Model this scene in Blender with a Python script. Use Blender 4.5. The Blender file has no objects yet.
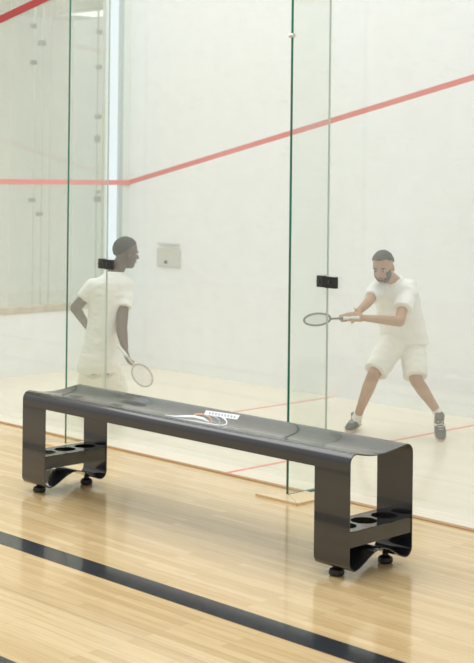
import bpy, bmesh, math, random
from mathutils import Vector, Matrix, noise
random.seed(7)
V = Vector
SC = bpy.context.scene
COL = SC.collection

# ------------------------------------------------------------------ camera
FPX, HX, HY, H, CY, ROLL = 1400.0, 237.0, 179.0, 2.2, -7.25, 0.011
F = V((-.7151, .699, 0)).normalized(); R0 = V((F.y, -F.x, 0)); UP = V((0, 0, 1))
RR = R0*math.cos(ROLL)+UP*math.sin(ROLL); UU = UP*math.cos(ROLL)-R0*math.sin(ROLL)
CAM = V((0, CY, H))
cd = bpy.data.cameras.new('camera'); co = bpy.data.objects.new('camera', cd); COL.objects.link(co)
M = Matrix((RR, UU, -F)).transposed().to_4x4(); M.translation = CAM
co.matrix_world = M
cd.sensor_fit = 'VERTICAL'; cd.sensor_height = 36; cd.sensor_width = 36
cd.lens = FPX/663*36; cd.shift_y = -(331.5-HY)/663; cd.shift_x = 0
cd.dof.use_dof = True; cd.dof.focus_distance = 8.7; cd.dof.aperture_fstop = 3.6
SC.camera = co

def at_depth(px, py, z):
    return CAM + (F + RR*((px-HX)/FPX) + UU*(-(py-HY)/FPX))*z
def on_plane(px, py, ax, v):
    d = F + RR*((px-HX)/FPX) + UU*(-(py-HY)/FPX)
    return CAM + d*((v-CAM[ax])/d[ax])

# ------------------------------------------------------------------ materials
def mat(name, col, rough=.5, metal=0., coat=0., spec=.5, bump=0., bscale=40., var=0.):
    m = bpy.data.materials.new(name); m.use_nodes = True
    n = m.node_tree.nodes; l = m.node_tree.links; b = n['Principled BSDF']
    b.inputs['Base Color'].default_value = (*col, 1); b.inputs['Roughness'].default_value = rough
    b.inputs['Metallic'].default_value = metal; b.inputs['Coat Weight'].default_value = coat
    b.inputs['Specular IOR Level'].default_value = spec
    tc = n.new('ShaderNodeTexCoord'); nz = n.new('ShaderNodeTexNoise'); nz.inputs['Scale'].default_value = bscale
    nz.inputs['Detail'].default_value = 4
    l.new(tc.outputs['Object'], nz.inputs['Vector'])
    if bump:
        bp = n.new('ShaderNodeBump'); bp.inputs['Strength'].default_value = bump; bp.inputs['Distance'].default_value = .01
        l.new(nz.outputs['Fac'], bp.inputs['Height']); l.new(bp.outputs['Normal'], b.inputs['Normal'])
    mx = n.new('ShaderNodeMix'); mx.data_type = 'RGBA'
    v = var or .04
    mx.inputs['A'].default_value = (*[c*(1-v) for c in col], 1); mx.inputs['B'].default_value = (*[min(1, c*(1+v)) for c in col], 1)
    l.new(nz.outputs['Fac'], mx.inputs['Factor']); l.new(mx.outputs['Result'], b.inputs['Base Color'])
    return m

class NB:
    """small node helper"""
    def __init__(s, m):
        s.t = m.node_tree; s.n = s.t.nodes; s.l = s.t.links
        s.b = s.n['Principled BSDF']
        s.tc = s.n.new('ShaderNodeTexCoord'); s.sp = s.n.new('ShaderNodeSeparateXYZ')
        s.l.new(s.tc.outputs['Object'], s.sp.inputs[0])
        s.x, s.y, s.z = s.sp.outputs
    def m(s, op, a, b=0.):
        q = s.n.new('ShaderNodeMath'); q.operation = op
        for i, v in enumerate((a, b)):
            if isinstance(v, (int, float)): q.inputs[i].default_value = v
            else: s.l.new(v, q.inputs[i])
        return q.outputs[0]
    def between(s, v, a, b):
        return s.m('MULTIPLY', s.m('GREATER_THAN', v, a), s.m('LESS_THAN', v, b))
    def mix(s, f, a, b):
        q = s.n.new('ShaderNodeMix'); q.data_type = 'RGBA'
        for k, v in (('Factor', f), ('A', a), ('B', b)):
            if isinstance(v, tuple): q.inputs[k].default_value = (*v, 1)
            elif isinstance(v, (int, float)): q.inputs[k].default_value = v
            else: s.l.new(v, q.inputs[k])
        return q.outputs['Result']
    def noise(s, sc, det=3, vec=None):
        q = s.n.new('ShaderNodeTexNoise'); q.inputs['Scale'].default_value = sc; q.inputs['Detail'].default_value = det
        s.l.new(vec or s.tc.outputs['Object'], q.inputs['Vector']); return q.outputs['Fac']

def wood_floor(name, c1, c2, rough, marks, grain=.12, coat=.6):
    m = bpy.data.materials.new(name); m.use_nodes = True; k = NB(m)
    br = k.n.new('ShaderNodeTexBrick'); br.offset = .37; br.offset_frequency = 2; br.squash = 1
    k.l.new(k.tc.outputs['Object'], br.inputs['Vector'])
    for a, v in (('Scale', 1.), ('Mortar Size', .0012), ('Brick Width', .95), ('Row Height', .057), ('Bias', 0.)):
        br.inputs[a].default_value = v
    br.inputs['Color1'].default_value = (*c1, 1); br.inputs['Color2'].default_value = (*c2, 1)
    br.inputs['Mortar'].default_value = (*[c*.72 for c in c2], 1)
    mp = k.n.new('ShaderNodeMapping'); mp.inputs['Scale'].default_value = (1.5, 22, 1)
    k.l.new(k.tc.outputs['Object'], mp.inputs['Vector'])
    g = k.noise(1.6, 6, mp.outputs[0])
    ramp = k.m('MULTIPLY', k.m('SUBTRACT', g, .48), 2.2)
    ramp = k.m('MAXIMUM', ramp, 0.)
    col = k.mix(k.m('MULTIPLY', ramp, grain*4), br.outputs['Color'], tuple(c*.68 for c in c2))
    big = k.noise(.9, 2)
    col = k.mix(k.m('MULTIPLY', big, .25), col, tuple(c*1.05 for c in c1))
    col = marks(k, col)
    k.l.new(col, k.b.inputs['Base Color'])
    k.b.inputs['Roughness'].default_value = rough
    k.b.inputs['Specular IOR Level'].default_value = .15
    k.b.inputs['Coat Weight'].default_value = coat; k.b.inputs['Coat Roughness'].default_value = .09
    bp = k.n.new('ShaderNodeBump'); bp.inputs['Strength'].default_value = .03; bp.inputs['Distance'].default_value = .002
    k.l.new(g, bp.inputs['Height']); k.l.new(bp.outputs[0], k.b.inputs['Normal'])
    return m

def hall_marks(k, col):
    seam = k.between(k.y, -2.892, -2.884)
    col = k.mix(k.m('MULTIPLY', seam, .55), col, (.30, .2, .1))
    blk = k.m('ADD', k.between(k.y, -2.39, -2.213), k.between(k.y, -3.70, -3.517))
    st = k.n.new('ShaderNodeMapping'); st.inputs['Scale'].default_value = (3, 30, 1)
    k.l.new(k.tc.outputs['Object'], st.inputs['Vector'])
    n1 = k.noise(2.5, 5, st.outputs[0])
    bcol = k.mix(n1, (.008, .011, .015), (.028, .034, .042))
    return k.mix(blk, col, bcol)

def court_marks(k, col):
    a = k.between(k.x, -7.555, -7.505)
    b = k.m('MULTIPLY', k.between(k.x, -9.485, -9.435), k.m('GREATER_THAN', k.y, 1.80))
    c = k.m('MULTIPLY', k.between(k.y, 1.80, 1.85), k.between(k.x, -9.485, -7.505))
    f = k.m('MAXIMUM', k.m('MAXIMUM', a, b), c)
    return k.mix(k.m('MULTIPLY', f, .8), col, (.75, .12, .07))

M_hall = wood_floor('maple_floor', (.74, .555, .30), (.60, .42, .195), .22, hall_marks, .22)
M_court = wood_floor('pale_maple_floor', (.80, .74, .62), (.75, .68, .54), .38, court_marks, .05, .35)

def wall_mat(name, col, tape):
    m = bpy.data.materials.new(name); m.use_nodes = True; k = NB(m)
    n1 = k.noise(.8, 3); mp = k.n.new('ShaderNodeMapping'); mp.inputs['Scale'].default_value = (2., 2., 9.)
    k.l.new(k.tc.outputs['Object'], mp.inputs['Vector'])
    n2 = k.noise(3.5, 6, mp.outputs[0])
    c = k.mix(n1, tuple(v*.97 for v in col), col)
    sc = k.m('MULTIPLY', k.m('MAXIMUM', k.m('SUBTRACT', n2, .56), 0.), 1.0)
    c = k.mix(sc, c, (.5, .49, .45))
    if tape:
        h = k.m('ADD', k.m('MULTIPLY', k.x, .2065), 2.15+.2065*12.7)
        d = k.m('ABSOLUTE', k.m('SUBTRACT', k.z, h))
        t = k.m('LESS_THAN', d, .029)
        wn = k.noise(9, 4)
        c = k.mix(k.m('MULTIPLY', t, .93), c, k.mix(wn, (.62, .09, .07), (.70, .16, .13)))
    k.l.new(c, k.b.inputs['Base Color']); k.b.inputs['Roughness'].default_value = .55
    k.b.inputs['Specular IOR Level'].default_value = .3
    return m
M_wall = wall_mat('court_plaster', (.85, .875, .885), True)
M_wall2 = wall_mat('white_plaster', (.865, .89, .90), False)
M_rear = mat('green_white_wall', (.80, .82, .74), .6)
M_ceil = mat('beige_ceiling', (.50, .48, .38), .7)
M_ledge = mat('ledge_tan', (.55, .50, .40), .5, bscale=9, var=.35)
M_red = mat('red_tape', (.36, .04, .04), .4)
M_pink = mat('faded_red_tape', (.80, .22, .20), .5, bscale=30, var=.2)
M_trim = mat('oak_trim', (.42, .235, .085), .35, coat=.3, bscale=30, var=.2)
M_board = mat('maple_board', (.74, .56, .33), .35, coat=.3, bscale=20, var=.08)
M_jamb = mat('grey_jamb', (.48, .54, .53), .4)
M_jambl = mat('pale_jamb', (.72, .78, .74), .4)
M_black = mat('black_metal', (.012, .012, .013), .35, spec=.5)
M_screw = mat('screw_steel', (.08, .08, .085), .3, metal=.8)
M_greyfit = mat('grey_fitting', (.20, .23, .20), .5)
M_stud = mat('steel_stud', (.6, .65, .62), .25, metal=1)
M_bench = mat('charcoal_powder_coat', (.018, .019, .0195), .15, coat=.45)
M_bench.node_tree.nodes['Principled BSDF'].inputs['IOR'].default_value = 1.58
M_foot = mat('black_rubber', (.012, .012, .012), .45)
M_logo_w = mat('white_print', (.72, .75, .76), .45)
M_logo_g = mat('grey_print', (.34, .37, .38), .45)
M_logo_o = mat('orange_print', (.55, .32, .18), .45)
M_box = mat('grey_wall_box', (.56, .57, .52), .5)
M_boxd = mat('dark_knob', (.06, .06, .05), .5)
M_skinA = mat('brown_skin', (.43, .25, .15), .5, bscale=25, var=.10)
M_skinB = mat('dark_brown_skin', (.10, .065, .048), .5, bscale=25, var=.15)
M_hairA = mat('black_hair', (.018, .015, .013), .6, bump=.5, bscale=160)
M_hairB = mat('short_black_hair', (.02, .018, .017), .7, bump=.6, bscale=180)
M_beard = mat('dark_beard', (.035, .026, .02), .7, bump=.5, bscale=160)
M_eye = mat('eye_white', (.5, .46, .42), .3)
M_iris = mat('dark_iris', (.02, .012, .01), .2)
M_lip = mat('lip', (.28, .12, .09), .5)
M_cloth = mat('white_cotton', (.84, .84, .81), .85, bump=.15, bscale=60)
M_cloth2 = mat('off_white_shorts', (.82, .81, .74), .85, bump=.15, bscale=60)
M_shoe = mat('dark_grey_mesh_shoe', (.055, .065, .062), .6, bump=.3, bscale=120)
M_sole = mat('tan_sole', (.55, .40, .28), .6)
M_white = mat('shoe_white', (.75, .75, .72), .6)
M_rack = mat('racket_frame', (.10, .11, .11), .35, spec=.6)
M_string = mat('racket_string', (.6, .6, .58), .4)
M_grip = mat('white_grip', (.7, .7, .67), .7)

def emis(name, col, s):
    m = bpy.data.materials.new(name); m.use_nodes = True; n = m.node_tree.nodes; l = m.node_tree.links
    e = n.new('ShaderNodeEmission'); e.inputs[0].default_value = (*col, 1); e.inputs[1].default_value = s
    l.new(e.outputs[0], n['Material Output'].inputs[0]); return m
M_day = emis('daylight_pane', (.86, .96, 1.), 1.1)
M_lamp = emis('ceiling_lamp_glow', (1, 1, .97), 2.0)

def glass(name, tint, haze, f0=1.0):
    m = bpy.data.materials.new(name); m.use_nodes = True; n = m.node_tree.nodes; l = m.node_tree.links
    n.remove(n['Principled BSDF'])
    tr = n.new('ShaderNodeBsdfTransparent'); tr.inputs[0].default_value = (*tint, 1)
    gl = n.new('ShaderNodeBsdfGlossy'); gl.inputs['Roughness'].default_value = .02; gl.inputs['Color'].default_value = (.97, 1, .97, 1)
    df = n.new('ShaderNodeBsdfDiffuse'); df.inputs[0].default_value = (.85, .87, .82, 1)
    ge = n.new('ShaderNodeNewGeometry'); dt = n.new('ShaderNodeVectorMath'); dt.operation = 'DOT_PRODUCT'
    l.new(ge.outputs['Normal'], dt.inputs[0]); l.new(ge.outputs['Incoming'], dt.inputs[1])
    def mm(op, a, b=0.):
        q = n.new('ShaderNodeMath'); q.operation = op
        for i, v in enumerate((a, b)):
            if isinstance(v, (int, float)): q.inputs[i].default_value = v
            else: l.new(v, q.inputs[i])
        return q.outputs[0]
    # reflectance of one glass surface (Schlick), the same from either side
    fres = mm('ADD', mm('MULTIPLY', mm('POWER', mm('SUBTRACT', 1., mm('ABSOLUTE', dt.outputs['Value'])), 5.), .96), .04)
    tc = n.new('ShaderNodeTexCoord'); nz = n.new('ShaderNodeTexNoise'); nz.inputs['Scale'].default_value = 1.3; nz.inputs['Detail'].default_value = 5
    l.new(tc.outputs['Object'], nz.inputs['Vector'])
    hm = n.new('ShaderNodeMath'); hm.operation = 'MULTIPLY'; hm.inputs[1].default_value = haze*2; l.new(nz.outputs['Fac'], hm.inputs[0])
    m1 = n.new('ShaderNodeMixShader'); l.new(hm.outputs[0], m1.inputs[0]); l.new(tr.outputs[0], m1.inputs[1]); l.new(df.outputs[0], m1.inputs[2])
    fm = n.new('ShaderNodeMath'); fm.operation = 'MULTIPLY'; fm.inputs[1].default_value = f0; l.new(fres, fm.inputs[0])
    m2 = n.new('ShaderNodeMixShader'); l.new(fm.outputs[0], m2.inputs[0]); l.new(m1.outputs[0], m2.inputs[1]); l.new(gl.outputs[0], m2.inputs[2])
    l.new(m2.outputs[0], n['Material Output'].inputs[0]); return m
M_glass = glass('court_glass', (.975, .985, .975), .085)
M_fin = glass('fin_glass', (.975, .99, .975), .02)
M_bglass = glass('back_glass', (.975, .985, .965), .10)
M_edge = mat('green_glass_edge', (.012, .13, .075), .15, spec=.7)
M_edge2 = mat('pale_green_glass_edge', (.55, .64, .57), .2, spec=.6)

# ------------------------------------------------------------------ mesh helpers
def setp(o, label=None, cat=None, group=None, kind=None):
    for k, v in (('label', label), ('category', cat), ('group', group), ('kind', kind)):
        if v: o[k] = v
    return o
def obj(name, bm, m, parent=None, smooth=False):
    me = bpy.data.meshes.new(name); bmesh.ops.recalc_face_normals(bm, faces=bm.faces); bm.to_mesh(me); bm.free()
    for q in (m if isinstance(m, (list, tuple)) else [m]): me.materials.append(q)
    if smooth:
        me.polygons.foreach_set('use_smooth', [True]*len(me.polygons)); me.set_sharp_from_angle(angle=math.radians(32))
    o = bpy.data.objects.new(name, me); COL.objects.link(o)
    if parent:
        o.parent = parent
        p = parent; off = V()
        while p: off += p.location; p = p.parent
        if off.length: me.transform(Matrix.Translation(-off))
    return o
def empty(name, loc, label, cat, group=None):
    o = bpy.data.objects.new(name, None); o.empty_display_size = .1; COL.objects.link(o); o.location = loc
    return setp(o, label, cat, group)
def box(bm, a, b, bev=0.):
    r = bmesh.ops.create_cube(bm, size=1)['verts']
    for v in r: v.co = V([(a[i]+b[i])/2 + v.co[i]*(b[i]-a[i]) for i in range(3)])
    if bev:
        es = {e for v in r for e in v.link_edges}
        bmesh.ops.bevel(bm, geom=list(es), offset=bev, segments=2, affect='EDGES', profile=.5)
    return bm
def B(): return bmesh.new()
def frame(d):
    d = d.normalized(); u = V((0, 0, 1)) if abs(d.z) < .9 else V((1, 0, 0))
    a = d.cross(u).normalized(); return a, a.cross(d).normalized()
def rings(bm, rs, closed=False, cap=True):
    vs = [[bm.verts.new(p) for p in r] for r in rs]; n = len(vs[0])
    L = len(vs)
    for i in range(L if closed else L-1):
        a, b = vs[i], vs[(i+1) % L]
        for j in range(n): bm.faces.new((a[j], a[(j+1) % n], b[(j+1) % n], b[j]))
    if cap and not closed: bm.faces.new(vs[0][::-1]); bm.faces.new(vs[-1])
def tube(bm, pts, r, n=10, closed=False):
    rs = []; L = len(pts)
    prev = None
    for i, p in enumerate(pts):
        d = (pts[(i+1) % L]-pts[i-1]) if closed else (pts[min(i+1, L-1)]-pts[max(i-1, 0)])
        d = d.normalized()
        if prev is None: a, b = frame(d)
        else:
            a = (prev - d*prev.dot(d)).normalized(); b = a.cross(d)
        prev = a
        rr = r[i] if isinstance(r, (list, tuple)) else r
        rs.append([p+(a*math.cos(t*2*math.pi/n)+b*math.sin(t*2*math.pi/n))*rr for t in range(n)])
    rings(bm, rs, closed)
    return bm
def ball(bm, c, r, mtx=None, u=20, v=14):
    q = bmesh.ops.create_uvsphere(bm, u_segments=u, v_segments=v, radius=1)['verts']
    if not isinstance(r, (tuple, list)): r = (r, r, r)
    for x in q:
        p = V((x.co.x*r[0], x.co.y*r[1], x.co.z*r[2]))
        if mtx: p = mtx @ p
        x.co = p+c
    return bm
def limb(bm, pts, rad, n=16):
    """tapered limb: tube with ball ends"""
    for i in range(len(pts)-1): tube(bm, [pts[i], pts[i+1]], [rad[i], rad[i+1]], n)
    for p, r in zip(pts, rad): ball(bm, p, r*.995, u=16, v=10)
def loft(bm, secs, n=28):
    """secs: (centre, axis_a, ra, axis_b, rb)"""
    rings(bm, [[c+a.normalized()*ra*math.cos(t*2*math.pi/n)+b.normalized()*rb*math.sin(t*2*math.pi/n) for t in range(n)] for c, a, ra, b, rb in secs])
def fuse(name, bm, m, parent, voxel=.008, smooth=4, wrinkle=0., wscale=8.):
    """unite overlapping closed shapes into one continuous skin"""
    o = obj(name, bm, m, parent)
    r = o.modifiers.new('r', 'REMESH'); r.mode = 'VOXEL'; r.voxel_size = voxel
    s = o.modifiers.new('s', 'SMOOTH'); s.iterations = smooth; s.factor = .5
    dg = bpy.context.evaluated_depsgraph_get()
    me = bpy.data.meshes.new_from_object(o.evaluated_get(dg))
    o.modifiers.clear(); old = o.data; o.data = me; bpy.data.meshes.remove(old); me.name = name
    if not me.materials: me.materials.append(m)
    if wrinkle:
        me.update()
        ns = [v.normal.copy() for v in me.vertices]
        for v, nn in zip(me.vertices, ns):
            p = v.co*wscale; v.co += nn*(abs(noise.noise(V((p.x, p.y, p.z*1.8))))*2-.5)*wrinkle
    me.polygons.foreach_set('use_smooth', [True]*len(me.polygons))
    return o

# ------------------------------------------------------------------ setting
WY = 3.4; XB = -12.7; XF = -2.95; GY = .2
setp(obj('floor', box(B(), (-22, -13, -.1), (5, 0, 0)), M_hall), kind='structure')
setp(obj('floor', box(B(), (XB-.02, 0, -.1), (XF, WY, 0)), M_court), kind='structure')
setp(obj('floor', box(B(), (-22, 0, -.1), (XB-.02, WY+1.2, 0)), M_hall), kind='structure')
setp(obj('wall_right', box(B(), (XB-.05, WY, -.1), (XF, WY+.15, 5.6)), M_wall), kind='structure')
setp(obj('wall_front', box(B(), (XF, GY-.1, -.1), (XF+.15, WY+.15, 5.6)), M_wall2), kind='structure')
# low back wall, ledge, glass above
setp(obj('wall_back', box(B(), (XB-.12, GY+.03, 0), (XB, WY, .69)), M_wall2), kind='structure')
setp(obj('trim_1', box(B(), (XB-.14, GY+.03, .69), (XB+.015, 3.02, .765), .006), M_ledge), kind='structure')
bw = obj('window_1', box(B(), (XB-.035, GY+.03, .765), (XB-.02, 3.02, 5.4)), M_bglass); setp(bw, kind='structure')
obj('faded_red_line', box(B(), (XB-.018, GY+.03, 2.115), (XB-.012, 3.02, 2.172)), M_pink, bw)
# daylight strip window next to the corner
w2 = obj('window_2', box(B(), (XB-.06, 3.035, .69), (XB-.04, 3.235, 5.4)), M_day); setp(w2, kind='structure')
fb = B(); box(fb, (XB-.07, 3.235, .69), (XB, 3.285, 5.4)); obj('window_frame', fb, M_jamb, w2)
fb = B(); box(fb, (XB-.07, 3.285, .69), (XB-.01, WY, 5.4)); obj('window_frame', fb, M_jambl, w2)
fb = B(); box(fb, (XB-.07, 3.02, .69), (XB-.005, 3.04, 5.4)); obj('window_frame', fb, M_jambl, w2)
obj('faded_red_line', box(B(), (XB-.006, 3.02, 2.115), (XB+.004, WY, 2.172)), M_pink, w2)
# room behind the court
XR = -19.0
zc = on_plane(60, 19.5, 0, XR).z
setp(obj('wall_rear', box(B(), (XR-.15, -3, 0), (XR, WY+4, zc)), M_rear), kind='structure')
setp(obj('ceiling', box(B(), (XR-.15, -3, zc), (XB-.6, WY+4, zc+.12)), M_ceil), kind='structure')
cl = [on_plane(x, y, 2, zc) for x, y in ((88, 13), (107, 9.5))]
lt = empty('ceiling_light', ((cl[0].x+cl[1].x)/2, (cl[0].y+cl[1].y)/2, zc-.05), 'bright recessed panel light in the beige ceiling behind the back glass', 'ceiling light')
lx, ly = lt.location.x, lt.location.y
obj('diffuser', box(B(), (lx-.45, ly-.20, zc-.035), (lx+.45, ly+.28, zc-.015)), M_lamp, lt)
fb = B()
for a, b in (((-.6, -.3), (.6, -.25)), ((-.6, .35), (.6, .40)), ((-.6, -.25), (-.55, .35)), ((.55, -.25), (.6, .35))):
    box(fb, (lx+a[0], ly+a[1], zc-.04), (lx+b[0], ly+b[1], zc))
obj('frame', fb, M_jambl, lt)
# glass partitions with fins in the room behind
XP = -15.6
def partition(px0, px1, joints, clamps, label):
    y0 = on_plane(px0, 150, 0, XP).y; y1 = on_plane(px1, 150, 0, XP).y
    t = empty('glass_partition', (XP, (y0+y1)/2, 0), label, 'glass partition')
    obj('pane', box(B(), (XP-.006, y0, .02), (XP+.006, y1, zc-.02)), M_bglass, t)
    for j in joints:
        y = on_plane(j, 150, 0, XP).y
        obj('joint', box(B(), (XP-.012, y-.006, .0), (XP+.012, y+.006, zc)), M_edge2, t)
    for (cx, cy, w, h) in clamps:
        a = on_plane(cx-w/2, cy+h/2, 0, XP+.03); b = on_plane(cx+w/2, cy-h/2, 0, XP+.03)
        bb = box(B(), (XP, a.y, a.z), (XP+.035, b.y, b.z), .006)
        obj('clamp', bb, M_greyfit, t)
partition(10, 68, (34, 42, 50), ((34, 26, 6, 4), (42.5, 43, 7, 4.5), (34, 62.5, 6, 4), (32.5, 200, 5.5, 4), (40, 214, 6, 4)),
          'greenish glass partition with grey clamps behind the back glass, left of the near fin')
partition(72, 112, (97, 105), ((100, 32, 5, 4), (100, 67, 6.5, 4), (99, 116.5, 6.5, 4), (98, 139, 5, 7), (99, 192, 4, 3), (99, 199, 8, 6)),
          'greenish glass partition with grey clamps beside the bright blue-white window strip')

# near glass wall (side wall of the court)
GX = [-14.5, -11.68, -9.18, -6.69, -4.2, XF]
for i in range(len(GX)-1):
    g = .004
    w = B(); box(w, (GX[i]+g, GY, .015), (GX[i+1]-g, GY+.012, 5.4))
    w.faces.ensure_lookup_table()
    for f in w.faces:
        if abs(f.normal.x) > .5: f.material_index = 1
    o = obj('window_%d' % (i+3), w, [M_glass, M_edge2]); setp(o, kind='structure')
    # painted out-of-court line on the glass
    x0, x1 = GX[i]+g, GX[i+1]-g
    hh = lambda x: 3.646+.2*(x+10.77)
    if hh(x1) < 5.3:
        t = B(); vs = []
        for yy in (GY-.004, GY-.001):
            for (x, s) in ((x0, -1), (x1, -1), (x1, 1), (x0, 1)): vs.append(t.verts.new((x, yy, hh(x)+s*.036)))
        for q in ((0, 1, 2, 3), (7, 6, 5, 4), (0, 1, 5, 4), (1, 2, 6, 5), (2, 3, 7, 6), (3, 0, 4, 7)): t.faces.new([vs[j] for j in q])
        obj('red_line', t, M_red, o)
# wooden trim at the threshold, broken by the fins
def quarter(x0, x1):
    b = B(); pr = [(-.020, 0), (-.020, .006), (-.015, .012), (-.006, .014), (.002, .014), (.002, 0)]
    rings(b, [[V((x, y, z)) for y, z in pr] for x in (x0, x1)]); return b
xs = [(-22, -9.20), (-9.16, -6.71), (-6.45, 4)]
for i, (a, b) in enumerate(xs): setp(obj('trim_%d' % (i+2), quarter(a, b), M_trim), kind='structure')

def fin(X, label, stud, yo):
    t = empty('glass_fin', (X, -.0, 0), label, 'glass fin', None)
    b = box(B(), (X-.011, yo, .006), (X+.011, GY-.006, 5.4)); b.faces.ensure_lookup_table()
    for f in b.faces:
        if f.normal.y < -.5 or abs(f.normal.z) > .5: f.material_index = 1
    obj('pane', b, [M_fin, M_edge], t)
    c = B(); box(c, (X-.075, GY-.032, 1.434), (X-.002, GY-.002, 1.518), .005); box(c, (X+.002, GY-.034, 1.431), (X+.108, GY-.002, 1.513), .005)
    cl = obj('clamp', c, M_black, t)
    for sx in (-.055, .05):
        s = B(); tube(s, [V((X+sx, GY-.040, 1.475)), V((X+sx, GY-.030, 1.475))], .014, 16); obj('screw', s, M_screw, cl)
    if stud:
        s = B(); tube(s, [V((X-.02, yo-.003, 3.2)), V((X+.02, yo-.003, 3.2))], .016, 14); obj('stud', s, M_stud, t)
    # mitred base board wrapping the foot of the fin
    b = B(); top = .017
    def prism(pts, z1):
        lo = [b.verts.new((x, y, 0)) for x, y in pts]; hi = [b.verts.new((x, y, z1)) for x, y in pts]
        n = len(pts); b.faces.new(lo[::-1]); b.faces.new(hi)
        for j in range(n): b.faces.new((lo[j], lo[(j+1) % n], hi[(j+1) % n], hi[j]))
    prism([(X-.155, -.345), (X+.236, -.345), (X+.02, yo-.008), (X-.02, yo-.004)], top)
    prism([(X+.240, -.343), (X+.240, -.02), (X+.02, -.02), (X+.02, yo-.004)], top)
    obj('base_board', b, M_board, t)
    sh = B(); box(sh, (X-.015, yo+.01, 0.0), (X+.015, GY-.02, .012)); obj('shoe_channel', sh, M_edge, t)
fin(-6.69, 'upright glass fin with dark green edge and black clamp beside the crouching player in white', True, -.188)
fin(-9.18, 'upright glass fin with dark green edge rising behind the left end of the bench', False, -.21)

# wall box on the far wall
a = on_plane(158, 266, 1, WY); b_ = on_plane(181, 249, 1, WY)
t = empty('wall_box', ((a.x+b_.x)/2, WY, (a.z+b_.z)/2), 'small grey box fixed on the white far wall beside the left player', 'wall box')
obj('housing', box(B(), (a.x, WY-.022, a.z), (b_.x, WY-.001, b_.z), .004), M_box, t)
obj('knob', ball(B(), V((a.x+.16, WY-.024, a.z+.055)), (.028, .015, .02)), M_boxd, t)
obj('hood', box(B(), (a.x+.02, WY-.03, b_.z+.042), (b_.x-.02, WY-.001, b_.z+.058), .002), M_box, t)

# ------------------------------------------------------------------ bench
BX0, BX1, YF, YR = -8.05, -5.022, -1.455, -.905
TH = .007
def profile(inset=0.):
    """closed outline of the bent sheet seen from the end: (y, z)"""
    r = .055; zt, zb = .70, .052; pts = []
    y0, y1, z0, z1 = YF, YR, zb, zt
    def arc(cy, cz, a0, a1, n=8):
        for i in range(n+1):
            a = math.radians(a0+(a1-a0)*i/n); pts.append((cy+math.cos(a)*(r-inset), cz+math.sin(a)*(r-inset)))
    arc(y0+r, z1-r, 180, 90)
    n = 16
    for i in range(1, n):
        s = i/n; y = y0+r+(y1-y0-2*r)*s; pts.append((y, z1-.026*math.sin(math.pi*s**.85)**1.2-inset))
    arc(y1-r, z1-r, 90, 0); arc(y1-r, z0+r, 0, -90)
    for i in range(1, n):
        s = i/n; y = y1-r-(y1-y0-2*r)*s; pts.append((y, z0+.085*math.sin(math.pi*s)**1.6+inset))
    arc(y0+r, z0+r, 270, 180)
    return pts
po, pi_ = profile(), profile(TH)
NP = len(po)
def strip(bm, i0, i1, x0, x1, nx=1):
    """sheet between profile indices i0..i1 (inclusive), extruded x0..x1 with real thickness"""
    idx = [i % NP for i in range(i0, i1+1)]
    sec = [po[i] for i in idx]+[pi_[i] for i in reversed(idx)]
    return sec
def zcut(sec_o, sec_i, zl):
    return sec_o, sec_i
bench = empty('bench', ((BX0+BX1)/2, (YF+YR)/2, 0), 'long charcoal metal bench with printed emblem on the hardwood floor outside the glass court', 'bench')
# top sheet with front and rear lips down to z=.60
top_o = [p for p in po if p[1] > .60]
top_i = [p for p in pi_ if p[1] > .60]
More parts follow.
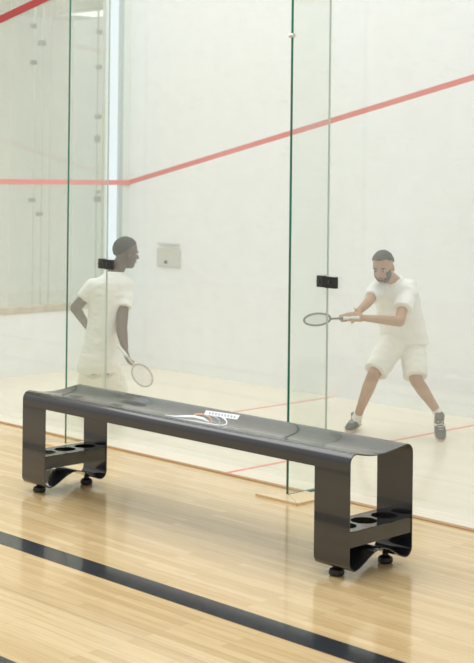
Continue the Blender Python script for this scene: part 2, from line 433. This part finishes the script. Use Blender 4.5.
# profile starts at the front top corner, so top points are contiguous
to = [(YF, .60)]+top_o+[(YR, .60)]
ti = [(YF+TH, .60)]+top_i+[(YR-TH, .60)]
bm = B()
rings(bm, [[V((x, y, z)) for y, z in to+ti[::-1]] for x in (BX0, BX1)])
seat = obj('seat', bm, M_bench, bench, True)
LW = .26
for k, (x0, x1) in enumerate(((BX0, BX0+LW), (BX1-LW, BX1))):
    lo_o = [(YR, .60)]+[p for p in po if p[1] <= .60]+[(YF, .60)]
    lo_i = [(YR-TH, .60)]+[p for p in pi_ if p[1] <= .60]+[(YF+TH, .60)]
    bm = B(); rings(bm, [[V((x, y, z)) for y, z in lo_o+lo_i[::-1]] for x in (x0, x1)])
    obj('end_frame', bm, M_bench, bench, True)
    # cup shelf: plate with three holes and two turned-down lips
    zs = .275; bm = B(); xa, xb = x0+.004, x1-.004; ya, yb = YF+TH+.001, YR-TH-.001
    xc = (xa+xb)/2; hr = .076; cys = [ya+(yb-ya)*(j+.5)/3 for j in range(3)]
    N = 40
    for cy in cys:
        q0, q1 = cy-(yb-ya)/6, cy+(yb-ya)/6
        def sq(a):
            c, s = math.cos(a), math.sin(a); hx, hy = (xb-xa)/2, (q1-q0)/2
            tt = min(hx/abs(c) if abs(c) > 1e-6 else 9, hy/abs(s) if abs(s) > 1e-6 else 9); return xc+c*tt, cy+s*tt
        vs = {}
        for lv, z in ((0, zs), (1, zs-.005)):
            for j in range(N):
                a = 2*math.pi*(j+.5)/N; ox, oy = sq(a)
                vs[lv, 0, j] = bm.verts.new((xc+math.cos(a)*hr, cy+math.sin(a)*hr, z)); vs[lv, 1, j] = bm.verts.new((ox, oy, z))
        for j in range(N):
            j2 = (j+1) % N
            for lv in (0, 1): bm.faces.new((vs[lv, 0, j], vs[lv, 0, j2], vs[lv, 1, j2], vs[lv, 1, j]))
            bm.faces.new((vs[0, 0, j], vs[0, 0, j2], vs[1, 0, j2], vs[1, 0, j]))
    # fill little corner gaps between squares and hole rims
    for cy in cys:
        q0, q1 = cy-(yb-ya)/6, cy+(yb-ya)/6
        for cx_, sx in ((xa, 1), (xb, -1)):
            for cyy, sy in ((q0, 1), (q1, -1)): box(bm, (min(cx_, cx_+sx*.02), min(cyy, cyy+sy*.02), zs-.005), (max(cx_, cx_+sx*.02), max(cyy, cyy+sy*.02), zs-.0005))
    box(bm, (xb-.005, ya, zs-.088), (xb, yb, zs-.001)); box(bm, (xa, ya, zs-.088), (xa+.005, yb, zs-.001))
    obj('cup_shelf', bm, M_bench, bench)
    for fy in (-1.385, -.985):
        fx = (x0+x1)/2 + (-.02 if fy < -1.2 else .0)
        bm = B(); pr = [(.0, .000), (.034, .000), (.043, .008), (.045, .020), (.040, .034), (.026, .042), (.018, .046), (.018, .060), (0, .060)]
        rings(bm, [[V((fx+r*math.cos(a*math.pi/12), fy+r*math.sin(a*math.pi/12), z)) for a in range(24)] for r, z in pr[1:-1]])
        obj('foot', bm, M_foot, bench, True)
# printed emblem and lettering plate on the seat
def seat_z(y):
    s = (y-(YF+.055))/((YR-YF)-.11); return .70-.026*math.sin(math.pi*max(0, min(1, s))**.85)**1.2
def S(px, py):
    py += 2.4
    p = on_plane(px, py, 2, .675); return p
def decal(polys, name, m, lift=.0015):
    bm = B()
    for pl in polys:
        up = [bm.verts.new((p.x, p.y, seat_z(p.y)+lift)) for p in pl]; lo = [bm.verts.new((p.x, p.y, seat_z(p.y)+.0002)) for p in pl]
        n = len(pl); bm.faces.new(up); bm.faces.new(lo[::-1])
        for j in range(n): bm.faces.new((up[j], up[(j+1) % n], lo[(j+1) % n], lo[j]))
    obj(name, bm, m, seat)
def band(pts, w):
    """row of quads along pixel polyline with pixel half heights w"""
    out = []
    for (a, b, wa, wb) in zip(pts, pts[1:], w, w[1:]):
        out.append([S(a[0], a[1]-wa), S(a[0], a[1]+wa), S(b[0], b[1]+wb), S(b[0], b[1]-wb)])
    return out
def band_n(pts, w):
    out = []; L = len(pts); q = []
    for i, p in enumerate(pts):
        d = V(pts[min(i+1, L-1)])-V(pts[max(i-1, 0)]); d.normalize(); nn = V((-d.y, d.x)); q.append((V(p)+nn*w[i], V(p)-nn*w[i]))
    for a, b in zip(q, q[1:]): out.append([S(*a[0]), S(*a[1]), S(*b[1]), S(*b[0])])
    return out
decal([[S(206, 410.8), S(204, 413.3), S(237, 418.8), S(240, 416.2)]], 'lettering_plate', M_logo_w)
gl = []
for j in range(9):
    x = 209+j*3.1; y = 412.9+(x-209)*.165
    gl.append([S(x, y-.7), S(x-.3, y+.5), S(x+1.5, y+.75), S(x+1.8, y-.4)])
decal(gl, 'lettering', M_logo_g, .003)
dy = -2.4
decal(band_n([(165, 415.6+dy), (175, 416.6+dy), (184, 416.2+dy), (194, 416.6+dy), (203, 418.6+dy), (209, 421.8+dy)], [.2, .8, 1.1, .9, 1.0, .3]), 'emblem_swoosh', M_logo_w)
decal(band_n([(176, 420+dy), (186, 421.4+dy), (198, 422.4+dy), (208, 424.2+dy), (217, 425.6+dy), (222, 425.4+dy)], [.2, .6, 1.0, .8, .9, .2]), 'emblem_swoosh', M_logo_w)
arc = [(215+10.5*math.cos(a)+.165*8*math.cos(a), 421+dy+4.4*math.sin(a)+1.6*math.cos(a)) for a in [math.radians(t) for t in range(-115, 85, 12)]]
decal(band_n(arc, [.6]*len(arc)), 'emblem_ring', M_logo_w)
arc = [(201+11*math.cos(a), 419.6+dy+4.4*math.sin(a)+1.4*math.cos(a)) for a in [math.radians(t) for t in range(-130, 50, 12)]]
decal(band_n(arc, [.45]*len(arc)), 'emblem_ring', M_logo_o)
arc = [(208+12*math.cos(a), 420.5+dy+4.2*math.sin(a)+1.5*math.cos(a)) for a in [math.radians(t) for t in range(-80, 60, 12)]]
decal(band_n(arc, [.5]*len(arc)), 'emblem_ring', M_logo_g)

# ------------------------------------------------------------------ people
def head_axes(fwd, up):
    f = fwd.normalized(); s = f.cross(up).normalized(); u = s.cross(f).normalized()
    return f, s, u
def vec(r, u, c): return R0*r+UP*u-F*c      # right, up, towards the viewer
def build_head(bm, C, f, s, u, k=1.):
    M3 = Matrix((s, f, u)).transposed()
    ball(bm, C+u*.035*k-f*.008*k, (.078*k, .096*k, .092*k), M3, 28, 20)     # skull
    ball(bm, C-u*.035*k+f*.030*k, (.060*k, .064*k, .078*k), M3, 24, 18)      # face
    ball(bm, C-u*.085*k+f*.058*k, (.032*k, .030*k, .026*k), M3)              # chin
    ball(bm, C+u*.022*k+f*.078*k, (.045*k, .016*k, .010*k), M3)              # brow
    limb(bm, [C+u*.012*k+f*.088*k, C-u*.022*k+f*.108*k], [.008*k, .012*k], 10)   # nose
    ball(bm, C-u*.028*k+f*.098*k+s*.011*k, .008*k); ball(bm, C-u*.028*k+f*.098*k-s*.011*k, .008*k)
    for q in (-1, 1):
        ball(bm, C-u*.008*k+s*q*.078*k-f*.006*k, (.011*k, .020*k, .032*k), M3)   # ears
        ball(bm, C-u*.030*k+s*q*.034*k+f*.062*k, (.022*k, .022*k, .020*k), M3)   # cheeks
def face_parts(C, f, s, u, body, k=1., brow_m=None):
    M3 = Matrix((s, f, u)).transposed()
    for q in (-1, 1):
        e = ball(B(), C+u*.006*k+s*q*.031*k+f*.079*k, (.012*k, .010*k, .006*k), M3); eo = obj('eye', e, M_eye, body, True)
        obj('iris', ball(B(), C+u*.005*k+s*q*.031*k+f*.0875*k, (.0065*k, .004*k, .0065*k), M3), M_iris, eo, True)
        obj('eyebrow', ball(B(), C+u*.027*k+s*q*.032*k+f*.087*k, (.019*k, .006*k, .005*k), M3), brow_m, body, True)
    obj('mouth', ball(B(), C-u*.055*k+f*.091*k, (.022*k, .009*k, .007*k), M3), M_lip, body, True)
def hair_cap(C, f, s, u, m, parent, k=1., line=.03, back=-.05, thick=.010):
    """short hair: shell around the skull, cut along a hairline"""
    bm = B(); M3 = Matrix((s, f, u)).transposed()
    ball(bm, V(), (.078*k+thick, .096*k+thick, .092*k+thick), None, 36, 26)
    dl = []
    for v in bm.verts:
        t = (v.co.y/(.1*k)+1)/2                       # 0 back .. 1 front
        lim = back*k + (line*k-back*k)*max(0, min(1, t*1.25))
        if v.co.z < lim: dl.append(v)
    bmesh.ops.delete(bm, geom=dl, context='VERTS')
    ed = [e for e in bm.edges if e.is_boundary]
    r = bmesh.ops.extrude_edge_only(bm, edges=ed)
    for v in r['geom']:
        if isinstance(v, bmesh.types.BMVert): v.co *= .86
    for v in bm.verts:
        v.co *= 1+.012*noise.noise(v.co*60)
        v.co = M3 @ v.co + C + u*.035*k - f*.008*k
    return obj('hair', bm, m, parent, True)
def hand(bm, W, d, n, side, curl=.25, spread=.12, k=1.):
    """W wrist, d direction of fingers, n palm normal, side=+1/-1 where the thumb sits"""
    d = d.normalized(); t = n.cross(d).normalized()*side; n = n.normalized()
    M3 = Matrix((t, d, n)).transposed()
    ball(bm, W+d*.045*k, (.040*k, .052*k, .017*k), M3)
    ball(bm, W+d*.012*k, (.028*k, .03*k, .019*k), M3)
    for i, (o, L) in enumerate(((.030, .076), (.010, .086), (-.010, .079), (-.029, .060))):
        b = W+d*.082*k+t*o*k; dd = (d+t*o*spread*25*.3).normalized()
        p1 = b+(dd-n*curl*.3).normalized()*L*.45*k; p2 = p1+(dd-n*curl*1.2).normalized()*L*.32*k; p3 = p2+(dd-n*curl*2.4).normalized()*L*.25*k
        limb(bm, [b-d*.03*k, b, p1, p2, p3], [.0095*k, .0095*k, .0088*k, .008*k, .0068*k], 10)
    b = W+d*.025*k+t*.026*k; p1 = b+(d*.55+t*.8-n*.2).normalized()*.042*k; p2 = p1+(d*.8+t*.5-n*.4).normalized()*.034*k
    limb(bm, [b, p1, p2], [.013*k, .0105*k, .0085*k], 10)
def racket(name, P0, P1, wdir, label, L=.69):
    """P0 butt of the grip, P1 tip of the head, wdir: width direction of the face"""
    d = (P1-P0); L = d.length; d.normalize(); w = (wdir-d*wdir.dot(d)).normalized(); n = d.cross(w)
    t = empty(name, P0, label, 'racket')
    obj('grip', tube(B(), [P0, P0+d*.01, P0+d*.2*L/.69], [.017, .015, .0135], 14), M_grip, t, True)
    hc = P0+d*(L-.165*L/.69); a, b = .165*L/.69, .098*L/.69
    th = P0+d*(L-.335*L/.69)
    hoop = [hc+d*a*math.cos(q)+w*b*math.sin(q) for q in [2*math.pi*i/44 for i in range(44)]]
    obj('frame', tube(B(), hoop, .0085, 10, True), M_rack, t, True)
    obj('shaft', tube(B(), [P0+d*.2*L/.69, th+d*.004], [.010, .0085], 10), M_rack, t, True)
    sb = B()
    for i in range(-7, 8):
        x = i*b/8; h = a*math.sqrt(1-(x/b)**2); tube(sb, [hc+w*x-d*h, hc+w*x+d*h], .0010, 5)
    for i in range(-9, 10):
        y = i*a/10; h = b*math.sqrt(1-(y/a)**2); tube(sb, [hc+d*y-w*h, hc+d*y+w*h], .0010, 5)
    obj('strings', sb, M_string, t)
    return t
def shoe(heel, toe, up, body, dark, label):
    """heel and toe on the sole plane, up = direction out of the shoe"""
    d = toe-heel; L = d.length; d.normalize(); s = d.cross(up).normalized(); u = s.cross(d).normalized()
    secs = [(0, .026, .0), (.03, .040, 0), (.35, .043, 0), (.68, .054, 0), (.88, .048, 0), (.99, .022, 0)]
    bm = B()
    def sec(t, w, z0, z1, n=18):
        c = heel+d*t*L+u*(z0+z1)/2; return (c, s, w, u, (z1-z0)/2)
    loft(bm, [sec(t, w, 0, .028) for t, w, _ in secs])
    o = fuse('shoe_sole', bm, M_sole, body, .006, 3)
    bm = B()
    tops = [.085, .11, .10, .072, .056, .042]
    loft(bm, [sec(t*.97+.01, w*.93, .018, z) for (t, w, _), z in zip(secs, tops)])
    loft(bm, [(heel+d*.055+u*.05, d, .056, s, .038), (heel+d*.055+u*.130, d, .052, s, .042)])
    o = fuse('shoe', bm, dark, body, .006, 4)
    for j in range(4):
        c = heel+d*(L*(.42+.08*j))+u*(.098-.010*j)
        obj('lace', tube(B(), [c-s*.022, c+u*.004, c+s*.022], .0035, 6), M_white, o, True)
    for q in (-1, 1):
        obj('side_stripe', tube(B(), [heel+d*L*.30+u*.030+s*q*.043, heel+d*L*.42+u*.062+s*q*.041, heel+d*L*.52+u*.080+s*q*.030], [.007, .012, .006], 8), M_white, o, True)

# ---------- crouching player on the right
ZA = 11.95
def A(px, py, dz=0.): return at_depth(px, py, ZA+dz)
root = empty('person', (A(398, 437).x, A(398, 437).y, 0), 'bearded person in white polo and shorts crouching with racket, grey shoes', 'person')
hC = A(383.3, 267.2, -.24)
KA = 1.07; hf, hs, hu = head_axes(vec(-.42, -.38, .85), vec(-.12, 1, .2))
neck0 = A(393.5, 281, -.06)
pel = A(404, 334, .12)
shL, shR = A(377.5, 288.5, -.12), A(408, 288, -.02)     # shoulders as seen in the picture
elL, wrL = A(367.5, 303, -.33), A(355.5, 314.5, -.42)
elR, wrR = A(399.5, 321.5, -.30), A(364, 318, -.44)
hipL, hipR = A(394, 342, .08), A(412, 342, .14)
knL, anL = A(374, 374, -.12), A(357.5, 416, .16)
knR, anR = A(416, 380, -.06), A(438, 412.5, -.04)
bm = B()
build_head(bm, hC, hf, hs, hu, KA)
limb(bm, [hC-hu*.06-hf*.02, neck0], [.052, .06])
ta = (pel-neck0).normalized()
sd = vec(.93, 0, .25); fd = vec(-.3, 0, .95)
loft(bm, [(neck0+ta*.0, sd, .07, fd, .06), (neck0+ta*.06, sd, .15, fd, .09), (neck0+ta*.2, sd, .15, fd, .105), (pel-ta*.08, sd, .13, fd, .1), (pel+ta*.05, sd, .14, fd, .11)])
limb(bm, [shL, elL, wrL], [.048, .040, .026]); limb(bm, [shR, elR, elR.lerp(wrR, .3), wrR], [.050, .044, .042, .027])
hand(bm, wrL, A(343, 318.5, -.46)-wrL, vec(.1, -.5, -.8), -1, .35)
hand(bm, wrR, A(347, 316.5, -.50)-wrR, vec(.0, .35, .9), -1, .25)
for h_, k_, a_ in ((hipL, knL, anL), (hipR, knR, anR)):
    cf = k_.lerp(a_, .3) - F*(-.012)
    limb(bm, [h_, h_.lerp(k_, .5), k_, cf, a_.lerp(k_, .25), a_], [.085, .078, .056, .056, .040, .034])
body = fuse('body', bm, M_skinA, root, .0065, 5)
face_parts(hC, hf, hs, hu, body, KA, M_hairA)
hair_cap(hC, hf, hs, hu, M_hairA, body, KA, .050, -.045)
# beard: shell round the jaw
bm = B(); M3 = Matrix((hs, hf, hu)).transposed()
ball(bm, V(), (.072, .078, .091), None, 30, 22)
bmesh.ops.delete(bm, geom=[v for v in bm.verts if v.co.z > (-.015 if abs(v.co.x) < .045 else .035) or v.co.y < -.03 or (abs(v.co.x) < .024 and -.034 < v.co.z < -.022)], context='VERTS')
for v in bm.verts: v.co *= 1+.02*noise.noise(v.co*50); v.co = M3 @ v.co + hC-hu*.038+hf*.030
r = bmesh.ops.extrude_face_region(bm, geom=bm.faces[:])
for v in r['geom']:
    if isinstance(v, bmesh.types.BMVert): v.co += (hC-hu*.04+hf*.02-v.co).normalized()*.012
obj('beard', bm, M_beard, body, True)
# shirt
bm = B()
loft(bm, [(neck0-ta*.02, sd, .072, fd, .066), (neck0+ta*.015, sd, .12, fd, .085), (neck0+ta*.05, sd, .175, fd, .105), (neck0+ta*.12, sd, .20, fd, .13),
          (neck0+ta*.24, sd+ta*.0, .195, fd, .145), (pel-ta*.14, sd, .195, fd, .15), (pel+ta*.0, sd, .205, fd, .165), (pel+ta*.09, sd, .215, fd, .17)])
mid = shL.lerp(elL, .62)
tube(bm, [shL-(elL-shL)*.15, shL.lerp(elL, .3), mid], [.070, .072, .066], 22); ball(bm, shL, .072)
mid = shR.lerp(elR, .66)
tube(bm, [shR-(elR-shR)*.12, shR.lerp(elR, .3), mid], [.076, .084, .088], 22); ball(bm, shR, .078)
fuse('polo_shirt', bm, M_cloth, root, .009, 7, .007, 9.)
bm = B()
cpts = []
for i in range(25):
    a = math.radians(-150+300*i/24); cpts.append(neck0-ta*.022+fd.normalized()*.066*math.cos(a)*1.0+sd.normalized()*.072*math.sin(a)+ta*(.03*math.cos(a)))
tube(bm, cpts, [.006]+[.013]*23+[.006], 8)
obj('collar', bm, M_cloth, root, True)
# shorts
bm = B()
loft(bm, [(pel-ta*.06, sd, .165, fd, .13), (pel+ta*.03, sd, .185, fd, .15), (pel+ta*.10, sd, .20, fd, .155)])
for h_, k_, w in ((hipL, knL, 1.), (hipR, knR, 1.)):
    e = h_.lerp(k_, .93)
    tube(bm, [h_-(k_-h_)*.15, h_.lerp(k_, .5), e], [.118, .112, .104], 26)
fuse('shorts', bm, M_cloth2, root, .009, 5, .007, 8.)
# socks and shoes
for a_, k_ in ((anL, knL), (anR, knR)):
    dn = (a_-k_).normalized(); obj('sock', tube(B(), [a_-dn*.035, a_+dn*.03], [.041, .044], 18), M_white, root, True)
tL = on_plane(348, 433.5, 2, .0); hL_ = tL+vec(.11, 0, -.24)
hL_.z = .03
shoe(hL_, tL, UP, root, M_shoe, '')
tR = on_plane(441, 442.5, 2, .004)
hR_ = tR+vec(-.0, .0, -.20); hR_.z = .15
shoe(hR_, tR, (UP*.8+vec(0, 0, .6)), root, M_shoe, '')
rk = racket('squash_racket', A(359, 317.5, -.47), A(304, 320, -.54), vec(0, .8, .6), 'squash racket with dark rim held by the crouching bearded player')

# ---------- player on the left, seen from behind
ZB = 12.5
def A(px, py, dz=0.): return at_depth(px, py, ZB+dz)
root = empty('person', (A(104, 425).x, A(104, 425).y, 0), 'person in white shirt seen from behind, head turned right, left of the wall box', 'person')
KB = 1.16
hC = A(125.5, 253.5, .02)
hf, hs, hu = head_axes(vec(.86, -.12, -.42), vec(.08, 1, .05))
neck0 = A(114.5, 274.5, .0); pel = A(99, 358, .10); ta = (pel-neck0).normalized()
sd = vec(.93, 0, -.3); fd = vec(.3, 0, .95)
shL, shR = A(93.5, 287, -.02), A(124, 287, .06)
elL, wrL = A(75.5, 308, .06), A(87, 326, .26)
elR, wrR = A(121.5, 329, -.12), A(125, 349, -.22)
hipL, hipR = A(93, 368, .08), A(107, 368, .14)
knL, anL = A(88, 392, .36), A(90, 416, .42)
knR, anR = A(118, 393, .42), A(112, 416, .46)
bm = B()
build_head(bm, hC, hf, hs, hu, KB)
limb(bm, [hC-hu*.08-hf*.03, neck0], [.062, .075])
loft(bm, [(neck0, sd, .08, fd, .07), (neck0+ta*.08, sd, .16, fd, .10), (neck0+ta*.3, sd, .15, fd, .11), (pel-ta*.08, sd, .13, fd, .11), (pel+ta*.05, sd, .13, fd, .11)])
limb(bm, [shL, elL, wrL], [.055, .050, .032]); limb(bm, [shR, elR, elR.lerp(wrR, .3), wrR], [.058, .052, .048, .030])
hand(bm, wrL, A(94, 332, .30)-wrL, vec(.3, -.4, .8), 1, .5, k=1.05)
hand(bm, wrR, A(128.5, 361, -.26)-wrR, vec(-.8, 0, .4), -1, .9, .02, k=1.05)
for h_, k_, a_ in ((hipL, knL, anL), (hipR, knR, anR)):
    limb(bm, [h_, h_.lerp(k_, .5), k_, k_.lerp(a_, .35), a_], [.078, .076, .062, .060, .036])
body = fuse('body', bm, M_skinB, root, .0075, 5)
face_parts(hC, hf, hs, hu, body, KB, M_hairB)
hair_cap(hC, hf, hs, hu, M_hairB, body, KB, .05, -.085, .006)
bm = B()
loft(bm, [(neck0-ta*.03, sd, .082, fd, .075), (neck0+ta*.015, sd, .125, fd, .10), (neck0+ta*.07, sd, .185, fd, .125), (neck0+ta*.18, sd, .20, fd, .145),
          (neck0+ta*.4, sd, .165, fd, .15), (pel-ta*.10, sd, .165, fd, .16), (pel+ta*.04, sd, .175, fd, .17), (pel+ta*.075, sd, .175, fd, .17)])
mid = shL.lerp(elL, .5)
tube(bm, [shL, shL.lerp(elL, .25), mid], [.082, .082, .076], 22); ball(bm, shL, .082)
mid = shR.lerp(elR, .50)
tube(bm, [shR, shR.lerp(elR, .25), mid], [.086, .088, .084], 22); ball(bm, shR, .086)
fuse('t_shirt', bm, M_cloth, root, .010, 7, .007, 8.)
bm = B()
loft(bm, [(pel-ta*.05, sd, .175, fd, .15), (pel+ta*.08, sd, .185, fd, .16), (pel+ta*.13, sd, .18, fd, .155)])
for h_, k_ in ((hipL, knL), (hipR, knR)):
    tube(bm, [h_, h_.lerp(k_, .5), h_.lerp(k_, .95)], [.118, .115, .108], 26)
fuse('shorts', bm, M_cloth2, root, .010, 5, .007, 8.)
for a_, tx in ((anL, -.1), (anR, .12)):
    obj('sock', tube(B(), [a_+UP*.05, a_-UP*.03], [.043, .045], 18), M_white, root, True)
    he = V((a_.x, a_.y, 0))-vec(tx*.3, 0, -.06)*-0+vec(0, 0, .06); he.z = 0; to_ = he+vec(tx, 0, -.26); to_.z = 0
    shoe(he, to_, UP, root, M_white, '')
M_rack = mat('pale_racket_frame', (.42, .40, .36), .35)
racket('squash_racket', A(118, 345, -.20), A(150, 385, -.50), vec(1, .5, 0), 'squash racket hanging low from the hand of the player seen from behind')

# ------------------------------------------------------------------ light
w = bpy.data.worlds.new('world'); SC.world = w; w.use_nodes = True
bg = w.node_tree.nodes['Background']; bg.inputs[0].default_value = (1, 1, 1, 1)
# a bright lit hall: lamps overhead, dimmer walls at eye level
wn, wl = w.node_tree.nodes, w.node_tree.links
wtc = wn.new('ShaderNodeTexCoord'); wsp = wn.new('ShaderNodeSeparateXYZ'); wl.new(wtc.outputs['Generated'], wsp.inputs[0])
wr = wn.new('ShaderNodeMapRange'); wr.inputs['From Min'].default_value = .05; wr.inputs['From Max'].default_value = .75
wr.inputs['To Min'].default_value = .64; wr.inputs['To Max'].default_value = 1.02
wl.new(wsp.outputs[2], wr.inputs['Value']); wl.new(wr.outputs['Result'], bg.inputs[1])
def area(name, loc, size, power, rot=(0, 0, 0), col=(1, 1, 1)):
    l = bpy.data.lights.new(name, 'AREA'); l.shape = 'RECTANGLE'; l.size, l.size_y = size; l.energy = power; l.color = col
    o = bpy.data.objects.new(name, l); COL.objects.link(o); o.location = loc; o.rotation_euler = rot; return o
area('court_light', (-8.5, 1.6, 8.0), (9, 2.8), 210)
area('hall_fill_light', (-9.6, -2.4, 6.5), (9, 4), 290)  # added fill above the hall, placed to brighten the floor towards the left
area('rear_light', (-16.5, 1.5, zc-.08), (3, 3), 170)
SC.view_settings.view_transform = 'Standard'; SC.view_settings.look = 'None'
SC.view_settings.gamma = 1; SC.view_settings.exposure = -.02; SC.view_settings.use_curve_mapping = False
